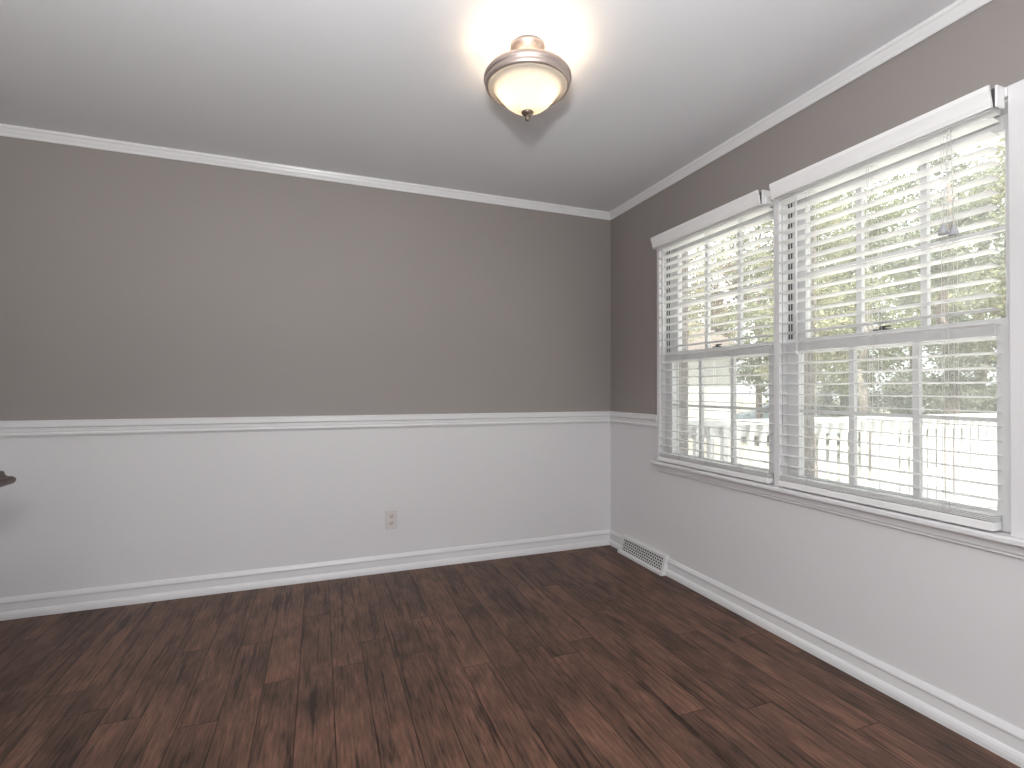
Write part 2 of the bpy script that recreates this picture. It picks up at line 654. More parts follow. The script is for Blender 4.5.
# ------------------------------------------------------------------ room shell
H = 2.44
XL, YR = -3.62, -5.4          # side wall opposite the windows, wall behind the camera
W1 = (-1.456, -0.600)         # window openings along y
W2 = (-2.323, -1.487)
ZS, ZH = 0.690, 2.055          # opening bottom and head
CR = 0.935                    # paint changes colour behind the chair rail

bm = B(); box(bm, XL - 0.15, 0.0, YR - 0.15, 0.0, -0.12, 0.0)
struct('floor', bm, M['floor'], 'dark walnut plank floor running towards the windowless wall', 'floor')
bm = B(); box(bm, XL - 0.15, 0.2, YR - 0.15, 0.15, H, H + 0.14)
struct('ceiling', bm, M['ceiling'], 'flat pale grey-white painted ceiling around the lamp', 'ceiling')
bm = B()
box(bm, XL - 0.15, 0.0, 0.0, 0.15, -0.12, CR, 0)
box(bm, XL - 0.15, 0.0, 0.0, 0.15, CR, H, 1)
struct('wall_back', bm, [M['white_wall'], M['taupe']], 'plain wall without windows, taupe above the chair rail and white below', 'wall')

# window wall: painted board inside, brick outside, two openings
bm = B()
ys = [YR - 0.15, W2[0], W2[1], W1[0], W1[1], 0.15]
for x0, x1, lo, hi in ((0.0, 0.112, 0, 1), (0.112, 0.205, 2, 2)):
    for i in range(5):
        hole = i in (1, 3)
        spans = [(-0.12, ZS - 0.02), (ZH, H)] if hole else [(-0.12, H)]
        for z0, z1 in spans:
            for a, b, mi in ((z0, min(z1, CR), lo), (max(z0, CR), z1, hi)):
                if b > a:
                    box(bm, x0, x1, ys[i], ys[i + 1], a, b, mi)
struct('wall_right', bm, [M['white_wall'], M['taupe'], M['brick']], 'wall with the two windows, taupe above the chair rail and white below', 'wall')
bm = B()
box(bm, XL - 0.15, XL, YR, 0.0, -0.12, CR, 0)
box(bm, XL - 0.15, XL, YR, 0.0, CR, H, 1)
struct('wall_left', bm, [M['white_wall'], M['taupe']], 'two-tone wall facing the windows behind the sideboard', 'wall')
bm = B()
box(bm, XL, -3.1, YR - 0.15, YR, -0.12, H)
box(bm, -0.7, 0.0, YR - 0.15, YR, -0.12, H)
box(bm, -3.1, -0.7, YR - 0.15, YR, 2.06, H)  # header over the unseen opening, added to hold the fill light
struct('wall_rear', bm, M['plaster'], 'plain painted wall with an opening added for the fill light, facing the chair rail wall', 'wall')

crown = [(0, H), (0, 2.392), (0.006, 2.388), (0.010, 2.391), (0.011, 2.402), (0.017, 2.412), (0.022, 2.424), (0.027, 2.427), (0.029, 2.433), (0.029, H)]
rail = [(0, 0.9775), (0.020, 0.9775), (0.024, 0.973), (0.024, 0.945), (0.021, 0.9405), (0.013, 0.9395), (0.013, 0.921), (0.010, 0.919), (0.010, 0.9145), (0.017, 0.912), (0.018, 0.908), (0.017, 0.902), (0.007, 0.8995), (0.006, 0.894), (0, 0.893)]
base = [(0, 0.104), (0.006, 0.104), (0.011, 0.096), (0.015, 0.086), (0.015, 0.080), (0.011, 0.074), (0.011, 0.038), (0.017, 0.034), (0.022, 0.026), (0.0245, 0.014), (0.0245, 0.0), (0, 0)]


def trim(name, prof, ax, a0, a1, m0, m1, label, cat):
    bm = B()
    prism(bm, prof, ax, a0, a1, m0, m1)
    return struct(name, bm, M['trim'], label, cat)


trim('trim_1', crown, 'x', XL, 0, 1, -1, 'narrow white crown moulding above the windowless taupe wall', 'moulding')
trim('trim_2', crown, 'y', YR, 0, 1, -1, 'narrow white crown moulding above the two windows', 'moulding')
trim('trim_3', rail, 'x', XL, 0, 1, -1, 'long white moulded chair rail across the windowless wall', 'chair rail')
trim('trim_4', rail, 'y', W1[1] + 0.025, 0, 0, -1, 'short white chair rail piece between corner and window casing', 'chair rail')
trim('baseboard_back', base, 'x', XL, 0, 1, -1, 'white baseboard below the electrical outlet', 'baseboard')
bm = B()
prism(bm, base, 'y', YR, -0.668, 1, 0)
prism(bm, base, 'y', -0.188, 0, 0, -1)
struct('baseboard_right', bm, M['trim'], 'white baseboard under the windows, broken by the floor register', 'baseboard')

# casing round both windows, stool and apron
bm = B()
cas = lambda y0, y1, z0, z1: box(bm, -0.02, 0.0, y0, y1, z0, z1)
cas(W1[1], W1[1] + 0.025, ZS, 2.085)
cas(W2[1], W1[0], ZS, 2.085)
cas(W2[0] - 0.075, W2[0], ZS, 2.085)
cas(W2[0], W2[1], ZH, 2.085)
cas(W1[0], W1[1], ZH, 2.085)
box(bm, -0.026, 0.0, W2[0] - 0.082, W2[0] - 0.060, ZS, 2.089)
struct('trim_5', bm, M['trim'], 'white casing boards round both windows with a mullion between', 'window casing', bevel=0.003)
bm = B()
box(bm, -0.046, 0.03, W2[0] - 0.10, W1[1] + 0.067, ZS - 0.022, ZS)
struct('trim_6', bm, M['trim'], 'long white window stool with rounded nose under both windows', 'window sill', bevel=0.007, seg=4)
bm = B()
ap = [(0, 0.663), (0.016, 0.663), (0.016, 0.640), (0.012, 0.634), (0.012, 0.628), (0.008, 0.624), (0, 0.624)]
prism(bm, ap, 'y', W2[0] - 0.075, W1[1] + 0.025)
struct('trim_7', bm, M['trim'], 'white moulded apron board under the window stool', 'apron')


# ------------------------------------------------------------------ windows
def window(n, y0, y1, label, sl, sr):
    root = empty(f'window_{n}', (0, 0, 0), label, 'window', kind='structure')
    # jamb liners, head and sill of the frame
    bm = B()
    t = 0.004
    box(bm, 0.0, 0.1115, y0, y0 + t, ZS - 0.02, ZH)
    box(bm, 0.0, 0.1115, y1 - t, y1, ZS - 0.02, ZH)
    box(bm, 0.0, 0.1115, y0, y1, ZH - 0.012, ZH)
    box(bm, 0.03, 0.215, y0, y1, ZS - 0.03, ZS)
    for s, yy in ((1, y0), (-1, y1)):                       # parting stops
        a, b = sorted((yy + s * t, yy + s * 0.012))
        box(bm, 0.0635, 0.0685, a, b, ZS, ZH - 0.012)
    obj('frame', bm, M['vinyl'], root)
    bm = B()
    for yy in (y0 + 0.0045, y1 - 0.0075):                   # sash tracks beside the raised sash
        for xx in (0.033, 0.049):
            box(bm, xx, xx + 0.006, yy, yy + 0.003, 1.374, ZH - 0.014)
    obj('jamb_track', bm, M['track'], root)['label'] = 'dark weatherstrip grooves in the jamb'

    def sash(name, xa, xb, z0, z1, st, st1, rb, rtop, g0, g1, hz):
        a, b = y0 + 0.005, y1 - 0.005
        bm = B()
        box(bm, xa, xb, a, a + st, z0, z1)
        box(bm, xa, xb, b - st1, b, z0, z1)
        box(bm, xa, xb, a + st, b - st1, z0, z0 + rb)
        box(bm, xa, xb, a + st, b - st1, z1 - rtop, z1)
        s = obj(name, bm, M['vinyl'], root, bevel=0.003)
        ga, gb = a + st, b - st1
        bm = B()
        w = (gb - ga) / 3
        for k in (1, 2):
            yc = ga + w * k
            box(bm, xa + 0.007, xb - 0.007, yc - 0.011, yc + 0.011, g0, g1)
        box(bm, xa + 0.0075, xb - 0.0075, ga, gb, hz - 0.0065, hz + 0.0065)
        obj('muntin', bm, M['vinyl'], s)
        bm = B()
        xm = (xa + xb) / 2
        box(bm, xm - 0.002, xm + 0.002, ga - 0.005, gb + 0.005, g0 - 0.005, g1 + 0.005)
        obj('glass', bm, M['glass'], s)
        return s
    sash('lower_sash', 0.026, 0.060, ZS + 0.001, 1.372, sr, sl, 0.058, 0.056, 0.744, 1.316, 1.043)
    sash('upper_sash', 0.071, 0.105, 1.318, ZH - 0.013, sr - 0.004, sl, 0.050, 0.055, 1.368, 1.982, 1.672)
    # lock on the meeting rail
    yc = (y0 + y1) / 2
    bm = B()
    box(bm, 0.034, 0.056, yc - 0.03, yc + 0.03, 1.372, 1.378)
    tube(bm, (0.045, yc, 1.378), (0.045, yc, 1.388), 0.011, 0.009, 12)
    box(bm, 0.036, 0.046, yc - 0.034, yc + 0.005, 1.383, 1.389)
    obj('sash_lock', bm, M['lock'], root)['label'] = 'dark metal sash lock on the meeting rail'
    # half screen outside the lower sash
    bm = B()
    a, b = y0 + 0.006, y1 - 0.006
    for q in ((a, a + 0.006, ZS, 1.37), (b - 0.006, b, ZS, 1.37), (a, b, ZS, ZS + 0.02), (a, b, 1.35, 1.37)):
        box(bm, 0.112, 0.122, *q)
    s = obj('screen_frame', bm, M['vinyl'], root)
    bm = B()
    vs = [bm.verts.new(v) for v in ((0.117, a + 0.006, ZS + 0.02), (0.117, b - 0.006, ZS + 0.02), (0.117, b - 0.006, 1.35), (0.117, a + 0.006, 1.35))]
    bm.faces.new(vs)
    obj('insect_screen', bm, M['screen'], s)
    return root


window(1, *W1, 'double-hung window nearer the room corner with six-light sashes', 0.059, 0.066)
window(2, *W2, 'double-hung window farther from the room corner with six-light sashes', 0.057, 0.049)


# ------------------------------------------------------------------ venetian blinds
def slat_mesh(y0, y1):
    bm = B()
    n = 6
    ra, rb = [], []
    pts = []
    for i in range(n + 1):
        t = i / n
        x = -0.035 + 0.050 * t
        pts.append((x, 0.0004 * (1 - (2 * t - 1) ** 2) + 0.0015 - 0.061 * (x + 0.010)))
    for i in range(n, -1, -1):
        t = i / n
        x = -0.035 + 0.050 * t
        pts.append((x, 0.0004 * (1 - (2 * t - 1) ** 2) - 0.0015 - 0.061 * (x + 0.010)))
    for x, z in pts:
        ra.append(bm.verts.new((x, y0, z)))
        rb.append(bm.verts.new((x, y1, z)))
    k = len(pts)
    for i in range(k):
        f = bm.faces.new((ra[i], ra[(i + 1) % k], rb[(i + 1) % k], rb[i]))
    bm.faces.new(ra)
    bm.faces.new(list(reversed(rb)))
    bmesh.ops.recalc_face_normals(bm, faces=bm.faces)
    me = bpy.data.meshes.new('slat')
    bm.to_mesh(me)
    bm.free()
    me.materials.append(M['blind'])
    return me


def blind(y0, y1, vy0, vy1, ladders, wand_y, tassel_y, label):
    """y0..y1 slats, vy0..vy1 valance"""
    root = empty('venetian_blind', (0, (y0 + y1) / 2, ZS), label, 'blind', 'venetian blinds in the two windows')
    oz = Vector((0, -(y0 + y1) / 2, -ZS))
    put = lambda name, bm, mt, par=root, **k: obj(name, bm, mt, par, loc=(oz if par is root else None), **k)
    bm = B()
    box(bm, -0.042, 0.012, y0 - 0.004, y1 + 0.004, 2.020, 2.052)
    put('headrail', bm, M['blind'])
    # crown shaped valance with return at the end
    vp = [(0.060, 2.019), (0.0665, 2.019), (0.068, 2.026), (0.071, 2.032), (0.074, 2.050), (0.080, 2.066), (0.082, 2.070), (0.082, 2.085), (0.074, 2.085), (0.072, 2.070), (0.065, 2.048), (0.060, 2.030)]
    bm = B()
    prism(bm, vp, 'y', vy0, vy1)
    v = put('valance', bm, M['blind'])
    for yy, s in ((vy0, 1), (vy1, -1)):
        bm = B()
        a, b = sorted((yy - s * 0.011, yy - s * 0.005))
        box(bm, -0.060, -0.0205, a, b, 2.019, 2.085)
        obj('valance_return', bm, M['blind'], v, bevel=0.001)
        bm = B()
        a, b = sorted((yy - s * 0.005, yy + s * 0.004))
        box(bm, -0.0595, -0.045, a, b, 2.024, 2.078)  # near-black block stands in for the shade inside the gap
        obj('valance_gap_shade', bm, M['gap_shade'], v)['label'] = 'dark block coloured as the shade in the gap at the valance end'
    me = slat_mesh(y0, y1)
    zs = [2.0025 - 0.04654 * k for k in range(27)] + [0.7445, 0.7390, 0.7335, 0.7280]
    for z in zs:
        s = bpy.data.objects.new('slat', me)
        col.objects.link(s)
        s.parent = root
        s.location = oz + Vector((0, 0, z))
    bm = B()
    box(bm, -0.036, 0.016, y0, y1, 0.696, 0.7240)
    put('bottom_rail', bm, M['blind'], bevel=0.003)
    for ly in ladders:
        bm = B()
        for x in (-0.0362, 0.0162):
            for dy in (-0.006, 0.006):
                tube(bm, (x, ly + dy, 0.729), (x, ly + dy, 2.0), 0.0007, n=5)
        tube(bm, (-0.0375, ly + 0.012, 0.729), (-0.0375, ly + 0.012, 2.0), 0.0009, n=5)
        for z in zs[:27]:
            for dy in (-0.006, 0.006):
                tube(bm, (-0.0362, ly + dy, z - 0.002), (0.0162, ly + dy, z - 0.002), 0.0006, n=4)
        put('ladder_cord', bm, M['cord'])
    if wand_y is not None:
        bm = B()
        tube(bm, (-0.047, wand_y, 2.01), (-0.047, wand_y, 1.995), 0.0015, n=6)
        tube(bm, (-0.047, wand_y, 1.996), (-0.047, wand_y, 1.31), 0.0042, n=6)
        tube(bm, (-0.047, wand_y, 1.31), (-0.047, wand_y, 1.295), 0.0055, 0.004, n=8)
        put('tilt_wand', bm, M['blind'])
    if tassel_y is not None:
        bm = B()
        for k, dz in ((0, 0.0), (1, 0.012)):
            yy = tassel_y - 0.014 + 0.030 * k
            tube(bm, (-0.046, tassel_y - 0.004 + 0.008 * k, 2.02), (-0.052, yy, 1.686 + dz), 0.0012, n=6)
        c = put('lift_cord', bm, M['cord'])
        for k, dz in ((0, 0.0), (1, 0.012)):
            bm = B()
            yy = tassel_y - 0.014 + 0.030 * k
            lathe(bm, [(0, 1.688 + dz), (0.004, 1.687 + dz), (0.007, 1.680 + dz), (0.012, 1.664 + dz), (0.0145, 1.655 + dz), (0.013, 1.651 + dz), (0, 1.651 + dz)], 16, -0.052, yy)
            obj('tassel', bm, M['tassel'], c)['label'] = 'grey plastic cord tassel'
    return root


blind(W1[0] + 0.022, W1[1] - 0.004, -1.420, -0.598, (-0.815, -1.035, -1.275), -0.672, None,
      'open white wooden blind in the window nearer the room corner')
blind(W2[0] + 0.035, W2[1] - 0.006, -2.306, -1.490, (-1.652, -1.915, -2.165), -1.600, -2.182,
      'open white wooden blind with hanging cord tassels, farther from the corner')

# ------------------------------------------------------------------ ceiling lamp
LX, LY = -1.279, -1.472
lamp = empty('ceiling_lamp', (LX, LY, H), 'semi-flush ceiling lamp with brushed metal ring and frosted bell glass', 'lamp')
bm = B()
lathe(bm, [(0.0, 0.0), (0.062, 0.0), (0.066, -0.004), (0.066, -0.012), (0.058, -0.018), (0.054, -0.026), (0.040, -0.036), (0.022, -0.042), (0.0, -0.043)], 48)
obj('canopy', bm, M['nickel'], lamp)
bm = B()
lathe(bm, [(0.0, -0.04), (0.010, -0.04), (0.010, -0.25), (0.0, -0.25)], 16)
obj('stem', bm, M['nickel'], lamp)
bm = B()
ring = [(0.142, -0.113), (0.152, -0.110), (0.160, -0.112), (0.1655, -0.120), (0.1665, -0.129), (0.1635, -0.136), (0.160, -0.138), (0.1615, -0.143), (0.1605, -0.150), (0.157, -0.156), (0.152, -0.158), (0.150, -0.155), (0.153, -0.145), (0.153, -0.128), (0.146, -0.118), (0.142, -0.118)]
lathe(bm, ring + [ring[0]], 96)
bmesh.ops.remove_doubles(bm, verts=bm.verts, dist=1e-6)
obj('ring', bm, M['nickel'], lamp)
for k in range(3):                                            # arms that carry the ring
    bm = B()
    t = 2 * PI * k / 3 + 0.35
    pts = [(0.010, -0.070), (0.05, -0.060), (0.10, -0.080), (0.154, -0.116)]
    for (a, za), (b, zb) in zip(pts, pts[1:]):
        tube(bm, (a * math.cos(t), a * math.sin(t), za), (b * math.cos(t), b * math.sin(t), zb), 0.0045, n=8)
    obj('arm', bm, M['nickel'], lamp)
bm = B()
bowl = [(0.1525, -0.143), (0.1520, -0.152), (0.1470, -0.157), (0.1380, -0.159), (0.1290, -0.161), (0.1220, -0.166), (0.1130, -0.177), (0.1020, -0.193), (0.0870, -0.210), (0.0680, -0.226), (0.0480, -0.238), (0.0310, -0.246), (0.0180, -0.250), (0.010, -0.251)]
lathe(bm, bowl, 144, rib=0.006, ribs=36)
obj('glass_shade', bm, M['shade'], lamp)['label'] = 'frosted ribbed bell-shaped glass shade, lit'
bm = B()
lathe(bm, [(0, -0.244), (0.021, -0.246), (0.024, -0.252), (0.018, -0.259), (0.009, -0.263), (0.0065, -0.267), (0.009, -0.272), (0.0095, -0.276), (0.006, -0.282), (0, -0.284)], 32)
obj('finial', bm, M['bronze'], lamp)['label'] = 'dark pewter finial under the glass'
for s in (-1, 1):
    ang = math.atan2(rt.y, rt.x)
    px, py = 0.062 * s * math.cos(ang), 0.062 * s * math.sin(ang)
    bm = B()
    lathe(bm, [(0, -0.135), (0.012, -0.137), (0.014, -0.144), (0.021, -0.158), (0.023, -0.168), (0.018, -0.179), (0.008, -0.185), (0, -0.186)], 24, px, py)
    lathe(bm, [(0, -0.118), (0.015, -0.118), (0.015, -0.1345), (0, -0.1345)], 16, px, py)
    b = obj('bulb', bm, M['bulb'], lamp)
    pl = bpy.data.lights.new('lamp_bulb', 'POINT')
    pl.energy = 7.0
    pl.color = (1.0, 0.75, 0.50)
    pl.shadow_soft_size = 0.03
    po = bpy.data.objects.new('lamp_bulb', pl)
    col.objects.link(po)
    po.location = (LX + px * 1.0, LY + py * 1.0, H - 0.168)
    b.visible_shadow = True

# ------------------------------------------------------------------ outlet on the windowless wall
ox, oz_ = -1.586, 0.321
out = empty('electrical_outlet', (ox, 0, oz_), 'pale duplex electrical outlet on the white lower wall', 'outlet')
bm = B()
box(bm, -0.037, 0.037, -0.006, 0.0, -0.060, 0.060)
obj('cover_plate', bm, M['outlet'], out, bevel=0.003)
for zc in (0.021, -0.021):
    bm = B()
    pts = []
    for i in range(24):
        t = 2 * PI * i / 24
        pts.append((0.0175 * math.cos(t), max(-0.0135, min(0.0135, 0.0175 * math.sin(t)))))
    fa = [bm.verts.new((x, -0.0085, z + zc)) for x, z in pts]
    fb = [bm.verts.new((x, -0.005, z + zc)) for x, z in pts]
    bm.faces.new(fa)
    for i in range(24):
        bm.faces.new((fa[i], fa[(i + 1) % 24], fb[(i + 1) % 24], fb[i]))
    r = obj('receptacle', bm, M['outlet_in'], out)
    bm = B()
    box(bm, -0.0085, -0.0055, -0.0095, -0.008, zc - 0.002, zc + 0.0075)
    box(bm, 0.0055, 0.0085, -0.0095, -0.008, zc - 0.001, zc + 0.0065)
    tube(bm, (0, -0.0095, zc - 0.0075), (0, -0.008, zc - 0.0075), 0.0028, n=10)
    obj('slot', bm, M['slot'], r)
bm = B()
tube(bm, (0, -0.0075, 0), (0, -0.005, 0), 0.0032, n=12)
obj('screw', bm, M['outlet_in'], out)

# ------------------------------------------------------------------ baseboard register
RY0, RY1 = -0.668, -0.188
reg = empty('floor_register', (0, (RY0 + RY1) / 2, 0), 'white perforated baseboard heat register on the floor near the corner', 'register')
rl = (RY1 - RY0) / 2
bm = B()
# end caps and shell: flared foot, sloping front, rounded top
shell = [(0.0, 0.0), (0.060, 0.0), (0.060, 0.016), (0.054, 0.019), (0.046, 0.022), (0.024, 0.100), (0.030, 0.106), (0.028, 0.116), (0.0, 0.118)]
inner = 0.022
for a, b in ((-rl, -rl + inner), (rl - inner, rl)):
    prism(bm, shell, 'y', a, b)
prism(bm, [(0.0, 0.0), (0.060, 0.0), (0.060, 0.016), (0.054, 0.019), (0.046, 0.022), (0.0, 0.022)], 'y', -rl + inner, rl - inner)
prism(bm, [(0.0, 0.100), (0.024, 0.100), (0.030, 0.106), (0.028, 0.116), (0.0, 0.118)], 'y', -rl + inner, rl - inner)
obj('shell', bm, M['register'], reg)
bm = B()
prism(bm, [(0.0, 0.022), (0.036, 0.022), (0.015, 0.100), (0.0, 0.100)], 'y', -rl + inner, rl - inner)
obj('duct_box', bm, M['grille_dark'], reg)['label'] = 'dark duct opening behind the grille'
bm = B()
rows = 5
P0, P1 = Vector((-0.046, 0, 0.022)), Vector((-0.024, 0, 0.100))
ln = (P1 - P0).length
un = (P1 - P0).normalized()
nn = Vector((-un.z, 0, un.x))
if nn.x > 0:
    nn = -nn


def slab(ya, yb, sa, sb):
    vs = []
    for y in (ya, yb):
        for s, d in ((sa, 0.0), (sb, 0.0), (sb, -0.003), (sa, -0.003)):
            q = P0 + un * s + nn * d
            vs.append(bm.verts.new((q.x, y, q.z)))
    for q in ((0, 1, 2, 3), (7, 6, 5, 4), (0, 4, 5, 1), (1, 5, 6, 2), (2, 6, 7, 3), (3, 7, 4, 0)):
        bm.faces.new([vs[i] for i in q])


pitch = ln / rows
for r in range(rows + 1):
    s = r * pitch
    slab(-rl + inner, rl - inner, max(0, s - 0.0024), min(ln, s + 0.0024))
cw = 0.024
for r in range(rows):
    y = -rl + inner + (cw / 2 if r % 2 else 0)
    while y < rl - inner:
        slab(max(-rl + inner, y - 0.0025), min(rl - inner, y + 0.0025), r * pitch, (r + 1) * pitch)
        y += cw
obj('grille', bm, M['register'], reg)

# ------------------------------------------------------------------ sideboard at the picture's edge
SX, SY = -2.905, -1.20
sb = empty('sideboard', (SX - 0.33, SY - 0.55, 0), 'dark wooden sideboard, only its moulded top corner reaching into view', 'sideboard')
bm = B()


def tier(x1, y1, x0, y0, prof):
    """stack of rectangles growing by d: closed loft"""
    rings = []
    for d, z in prof:
        rings.append([bm.verts.new(v) for v in ((x0 - d * 0, y0 - d, z), (x1 + d, y0 - d, z), (x1 + d, y1 + d, z), (x0 - d * 0, y1 + d, z))])
    for a, b in zip(rings, rings[1:]):
        for i in range(4):
            bm.faces.new((a[i], a[(i + 1) % 4], b[(i + 1) % 4], b[i]))
    bm.faces.new(rings[0])
    bm.faces.new(list(reversed(rings[-1])))


tier(0.33 - 0.03, 0.55 - 0.03, -0.33, -0.55 + 0.03,
     [(0.000, 0.887), (0.011, 0.886), (0.014, 0.882), (0.015, 0.874), (0.019, 0.868), (0.028, 0.865), (0.034, 0.858), (0.034, 0.850), (0.030, 0.843), (0.012, 0.840), (0.0, 0.840)])
obj('top', bm, M['dark_wood'], sb)
bm = B()
box(bm, -0.32, 0.245, -0.48, 0.47, 0.08, 0.840)
obj('carcass', bm, M['dark_wood'], sb, bevel=0.004)
bm = B()
box(bm, -0.32, 0.23, -0.47, 0.46, 0.0, 0.08)
obj('plinth', bm, M['dark_wood'], sb)
for y0 in (-0.47, 0.0):
    bm = B()
    box(bm, 0.245, 0.262, y0 + 0.005, y0 + 0.455, 0.10, 0.82)
    d = obj('door', bm, M['dark_wood'], sb, bevel=0.004)
    bm = B()
    yy = y0 + (0.42 if y0 < -0.1 else 0.04)
    tube(bm, (0.262, yy, 0.5), (0.280, yy, 0.5), 0.010, 0.014, 12)
    obj('knob', bm, M['bronze'], d)['label'] = 'small dark metal knob'


# ------------------------------------------------------------------ outdoors
GZ = -0.62
bm = B()
vs = [bm.verts.new(v) for v in ((0.2, -30, GZ), (70, -30, GZ), (70, 70, GZ), (0.2, 70, GZ), )]
bm.faces.new(vs)
o = obj('lawn_ground', bm, M['ground'])
tag(o, 'pale lawn and leaf litter seen beyond the deck railing', 'ground', kind='structure')
bm = B()
box(bm, 0.215, 5.4, -7.0, -0.14, -0.20, -0.04)
o = obj('deck_platform', bm, M['deck'])
tag(o, 'sun-bleached wooden deck outside the windows', 'deck', kind='structure')

bm = B()
vs = [bm.verts.new(v) for v in ((0.2, -0.13, GZ + 0.015), (16, -0.13, GZ + 0.015), (16, 3.4, GZ + 0.015), (0.2, 3.4, GZ + 0.015))]
bm.faces.new(vs)
o = obj('driveway', bm, M['concrete'])
tag(o, 'pale concrete driveway beyond the deck railing', 'driveway', kind='structure')

RYY = -0.24
rlg = empty('deck_railing', (0.3, RYY, -0.04), 'white painted deck railing with square balusters outside the windows', 'railing')
put = lambda name, bm, mt: obj(name, bm, mt, rlg, loc=(-0.3, -RYY, 0.04))
bm = B(); box(bm, 0.24, 5.3, RYY - 0.062, RYY + 0.062, 0.870, 0.905); put('cap_rail', bm, M['rail_paint'])
bm = B(); box(bm, 0.24, 5.3, RYY - 0.02, RYY + 0.02, 0.780, 0.870); put('top_rail', bm, M['rail_paint'])
bm = B(); box(bm, 0.24, 5.3, RYY - 0.02, RYY + 0.02, 0.05, 0.12); put('bottom_rail', bm, M['rail_paint'])
for x in (0.29, 2.75, 5.25):
    bm = B(); box(bm, x - 0.045, x + 0.045, RYY + 0.021, RYY + 0.111, -0.04, 0.869); put('post', bm, M['rail_paint'])
bme = bpy.data.meshes.new('baluster')
bm = B(); box(bm, -0.019, 0.019, -0.019, 0.019, 0.0, 0.82); bm.to_mesh(bme); bm.free()
bme.materials.append(M['rail_paint'])
x = 0.42
while x < 5.2:
    o = bpy.data.objects.new('baluster', bme)
    col.objects.link(o)
    o.parent = rlg
    o.location = (x - 0.3, -0.0395, 0.08)
    x += 0.127


def pol(az, d):
    a = math.radians(az)
    return Vector((CAM.x + d * math.sin(a), CAM.y + d * math.cos(a), GZ))


def leaves(c, rx, rz, n, size, clump):
    """n bent leaf blades gathered in clumps inside an ellipsoid"""
    cs = []
    while len(cs) < clump:
        v = Vector((random.uniform(-1, 1), random.uniform(-1, 1), random.uniform(-1, 1)))
        if v.length < 1:
            cs.append(Vector((c[0] + v.x * rx, c[1] + v.y * rx, c[2] + v.z * rz)))
    vs, fs = [], []
    sp = rx * 0.30
    for i in range(n):
        b = random.choice(cs)
        q = Vector((random.gauss(b.x, sp * 0.5), random.gauss(b.y, sp * 0.5), random.gauss(b.z, sp * 0.38)))
        s = size * random.uniform(0.6, 1.3)
        ax = Vector((random.gauss(0, 1), random.gauss(0, 1), random.gauss(0, 0.7))).normalized()
        sd = ax.orthogonal().normalized()
        sd.rotate(Matrix.Rotation(random.uniform(0, 6.28), 3, ax))
        nrm = ax.cross(sd) * s * 0.12
        k = len(vs)
        vs += [q - ax * s * 0.5, q + sd * s * 0.30 + nrm, q + ax * s * 0.5, q - sd * s * 0.30 + nrm]
        fs += [(k, k + 1, k + 2), (k, k + 2, k + 3)]
    me = bpy.data.meshes.new('foliage')
    me.from_pydata([tuple(v) for v in vs], [], fs)
    return cs, me


def tree(az, d, h, r, z0, mat, bark, n, size, label, group='trees beyond the deck', tr=0.11, clump=46, name='tree', cat='tree'):
    p = pol(az, d)
    root = empty(name, p, label, cat, group)
    c = Vector((0, 0, (h + z0) / 2))
    cs, me = leaves(c, r, (h - z0) / 2 * 0.9, n, size, clump)
    me.materials.append(M[mat])
    fo = bpy.data.objects.new('foliage', me)
    col.objects.link(fo)
    fo.parent = root
    bm = B()
    prev = Vector((0, 0, 0))
    pr = tr
    topz = max(z0 + (h - z0) * 0.75, 0.5)
    for k in range(1, 6):
        q = Vector((random.uniform(-1, 1) * tr * 0.7, random.uniform(-1, 1) * tr * 0.7, topz * k / 5))
        r1 = tr * (1 - 0.15 * k)
        tube(bm, prev, q, pr, r1, 10)
        prev, pr = q, r1
    obj('trunk', bm, M[bark], root)
    for q in cs[:7]:
        bm = B()
        zb = max(0.15 * h, min(topz, q.z - 0.25 * r))
        tube(bm, (0, 0, zb), q, tr * 0.32, tr * 0.08, 6)
        obj('branch', bm, M[bark], root)
    return root


tree(46.9, 17.5, 8.2, 1.40, 1.2, 'leaf_green', 'bark', 6500, 0.13, 'green tree to the right of the neighbouring house')
tree(43.0, 29.0, 9.5, 1.6, 4.0, 'leaf_brown', 'bark', 6000, 0.17, 'rusty-leaved tree behind the neighbouring roof')
tree(38.9, 10.5, 5.8, 0.9, 2.4, 'leaf_yellow', 'bark', 2200, 0.09, 'sparse yellowish tree nearest the room corner')
tree(51.4, 9.4, 5.6, 0.74, 0.9, 'leaf_yellow', 'pale_bark', 6500, 0.075, 'yellow-green leafy tree behind the deck railing')
tree(55.8, 13.5, 7.0, 1.35, 1.1, 'leaf_green', 'pale_bark', 6500, 0.10, 'loose green tree with pale trunk and sky gaps')
tree(61.6, 9.9, 6.0, 0.74, 1.2, 'leaf_grey', 'bark', 6000, 0.075, 'grey-green tree with reddish trunk beyond the deck')
tree(65.2, 16.5, 8.2, 1.45, 1.0, 'leaf_yellow', 'bark', 7000, 0.12, 'olive tree at the far end of the second window')
for i, (az, d, mt, lb) in enumerate(((50.2, 34, 'leaf_green', 'tall distant green tree behind the parked car'),
                                     (54.2, 24, 'leaf_grey', 'tall distant grey-green tree behind the loose green one'),
                                     (59.2, 33, 'leaf_green', 'broad distant tree filling the middle of the second window'),
                                     (63.6, 24, 'leaf_grey', 'broad distant tree behind the olive tree'),
                                     (68.2, 33, 'leaf_green', 'broad distant tree past the olive tree'))):
    tree(az, d, 10.5, 1.7 if d < 30 else 2.3, 1.0, mt, 'bark', 6500, 0.19, lb, 'distant trees', 0.2, 70)
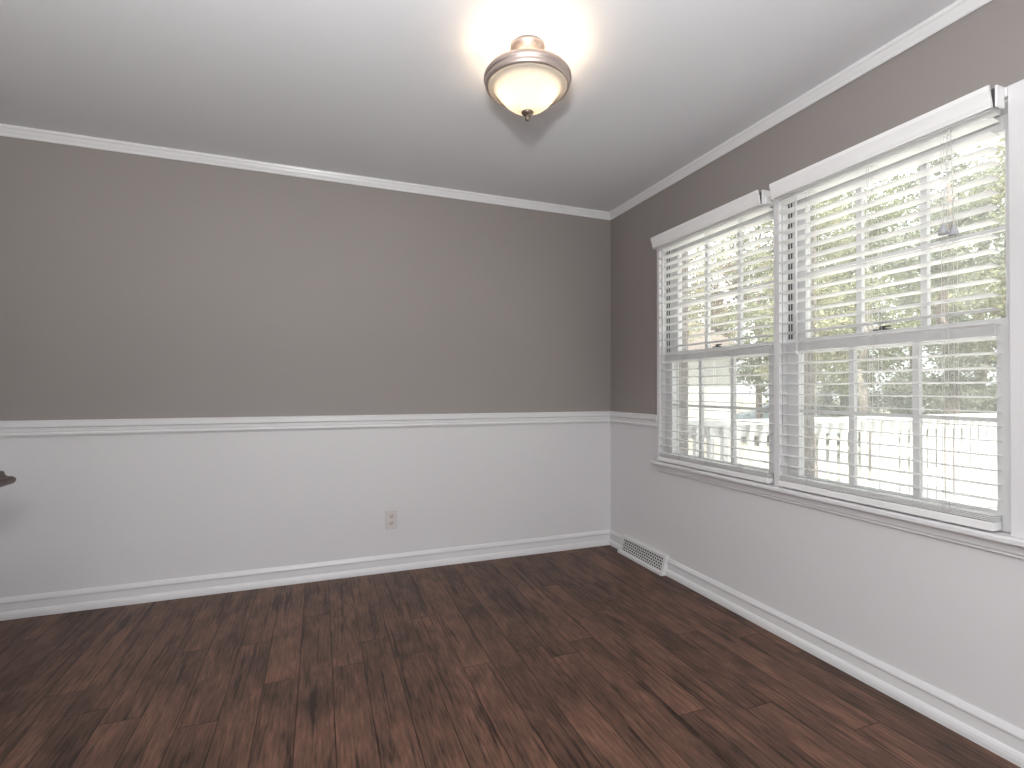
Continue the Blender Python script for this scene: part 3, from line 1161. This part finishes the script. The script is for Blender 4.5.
for i, (az, d, lb) in enumerate(((53.9, 16.2, 'grey-green shrub nearest the parked car'),
                                 (58.0, 21.5, 'grey-green shrub behind the loose green tree'),
                                 (60.9, 15.2, 'rounded grey-green shrub beside the reddish trunk'),
                                 (63.0, 18.6, 'rounded grey-green shrub below the olive tree'),
                                 (67.2, 12.4, 'grey-green shrub farthest from the room corner'))):
    tree(az, d, 2.3, 0.85, 0.3, 'leaf_grey', 'bark', 6500, 0.075, lb, 'shrubs along the lawn', 0.05, 40, 'shrub', 'shrub')

# neighbouring house
hp = pol(41.2, 19.0)
hz = math.radians(-41.2)
hs = empty('house', hp, 'white-sided neighbouring house with a brown shingle roof', 'house', rz=hz)
bm = B(); box(bm, -3.2, 1.12, 0.0, 6.0, 0.0, 3.0)
obj('wall', bm, M['siding'], hs)
bm = B()
ra = [bm.verts.new(v) for v in ((-3.6, -0.45, 2.95), (1.55, -0.45, 2.95), (1.55, 6.4, 2.95), (-3.6, 6.4, 2.95), (-3.6, -0.45, 3.08), (1.55, -0.45, 3.08), (1.55, 6.4, 3.08), (-3.6, 6.4, 3.08), (-1.6, 3.0, 4.7), (-0.5, 3.0, 4.7))]
for q in ((0, 3, 2, 1), (0, 1, 5, 4), (1, 2, 6, 5), (2, 3, 7, 6), (3, 0, 4, 7), (4, 5, 9, 8), (5, 6, 9), (6, 7, 8, 9), (7, 4, 8)):
    bm.faces.new([ra[i] for i in q])
obj('roof', bm, M['shingle'], hs)
bm = B()
for q in ((-2.3, -1.3),):
    box(bm, q[0] - 0.06, q[1] + 0.06, -0.04, 0.0, 1.04, 2.46)
w = obj('window_frame', bm, M['rail_paint'], hs)
bm = B(); box(bm, -2.3, -1.3, -0.05, -0.035, 1.1, 2.4)
obj('pane', bm, M['dark_glass'], w)

# parked car
cp = pol(51.0, 19.5)
car = empty('car', cp, 'blue-grey parked car beyond the lawn near the white house', 'car', rz=math.radians(-42))
bm = B()
prof = [(-2.1, 0.3), (2.1, 0.3), (2.15, 0.62), (2.0, 0.78), (1.15, 0.88), (0.55, 1.32), (-1.0, 1.36), (-1.7, 0.95), (-2.1, 0.88)]
fa = [bm.verts.new((x, -0.85, z)) for x, z in prof]
fb = [bm.verts.new((x, 0.85, z)) for x, z in prof]
bm.faces.new(fa); bm.faces.new(list(reversed(fb)))
for i in range(len(prof)):
    j = (i + 1) % len(prof)
    bm.faces.new((fa[i], fa[j], fb[j], fb[i]))
obj('body', bm, M['car'], car, bevel=0.06)
bm = B()
g = [(0.95, 0.92), (0.5, 1.25), (-0.95, 1.28), (-1.45, 0.95)]
for s in (-1, 1):
    f1 = [bm.verts.new((x, s * 0.86, z)) for x, z in g]
    f2 = [bm.verts.new((x, s * 0.84, z)) for x, z in g]
    bm.faces.new(f1); bm.faces.new(list(reversed(f2)))
    for i in range(4):
        bm.faces.new((f1[i], f1[(i + 1) % 4], f2[(i + 1) % 4], f2[i]))
obj('side_glass', bm, M['dark_glass'], car)
for x in (-1.35, 1.35):
    for s in (-1, 1):
        bm = B()
        tube(bm, (x, s * 0.70, 0.31), (x, s * 0.88, 0.31), 0.31, n=20)
        obj('wheel', bm, M['tyre'], car)
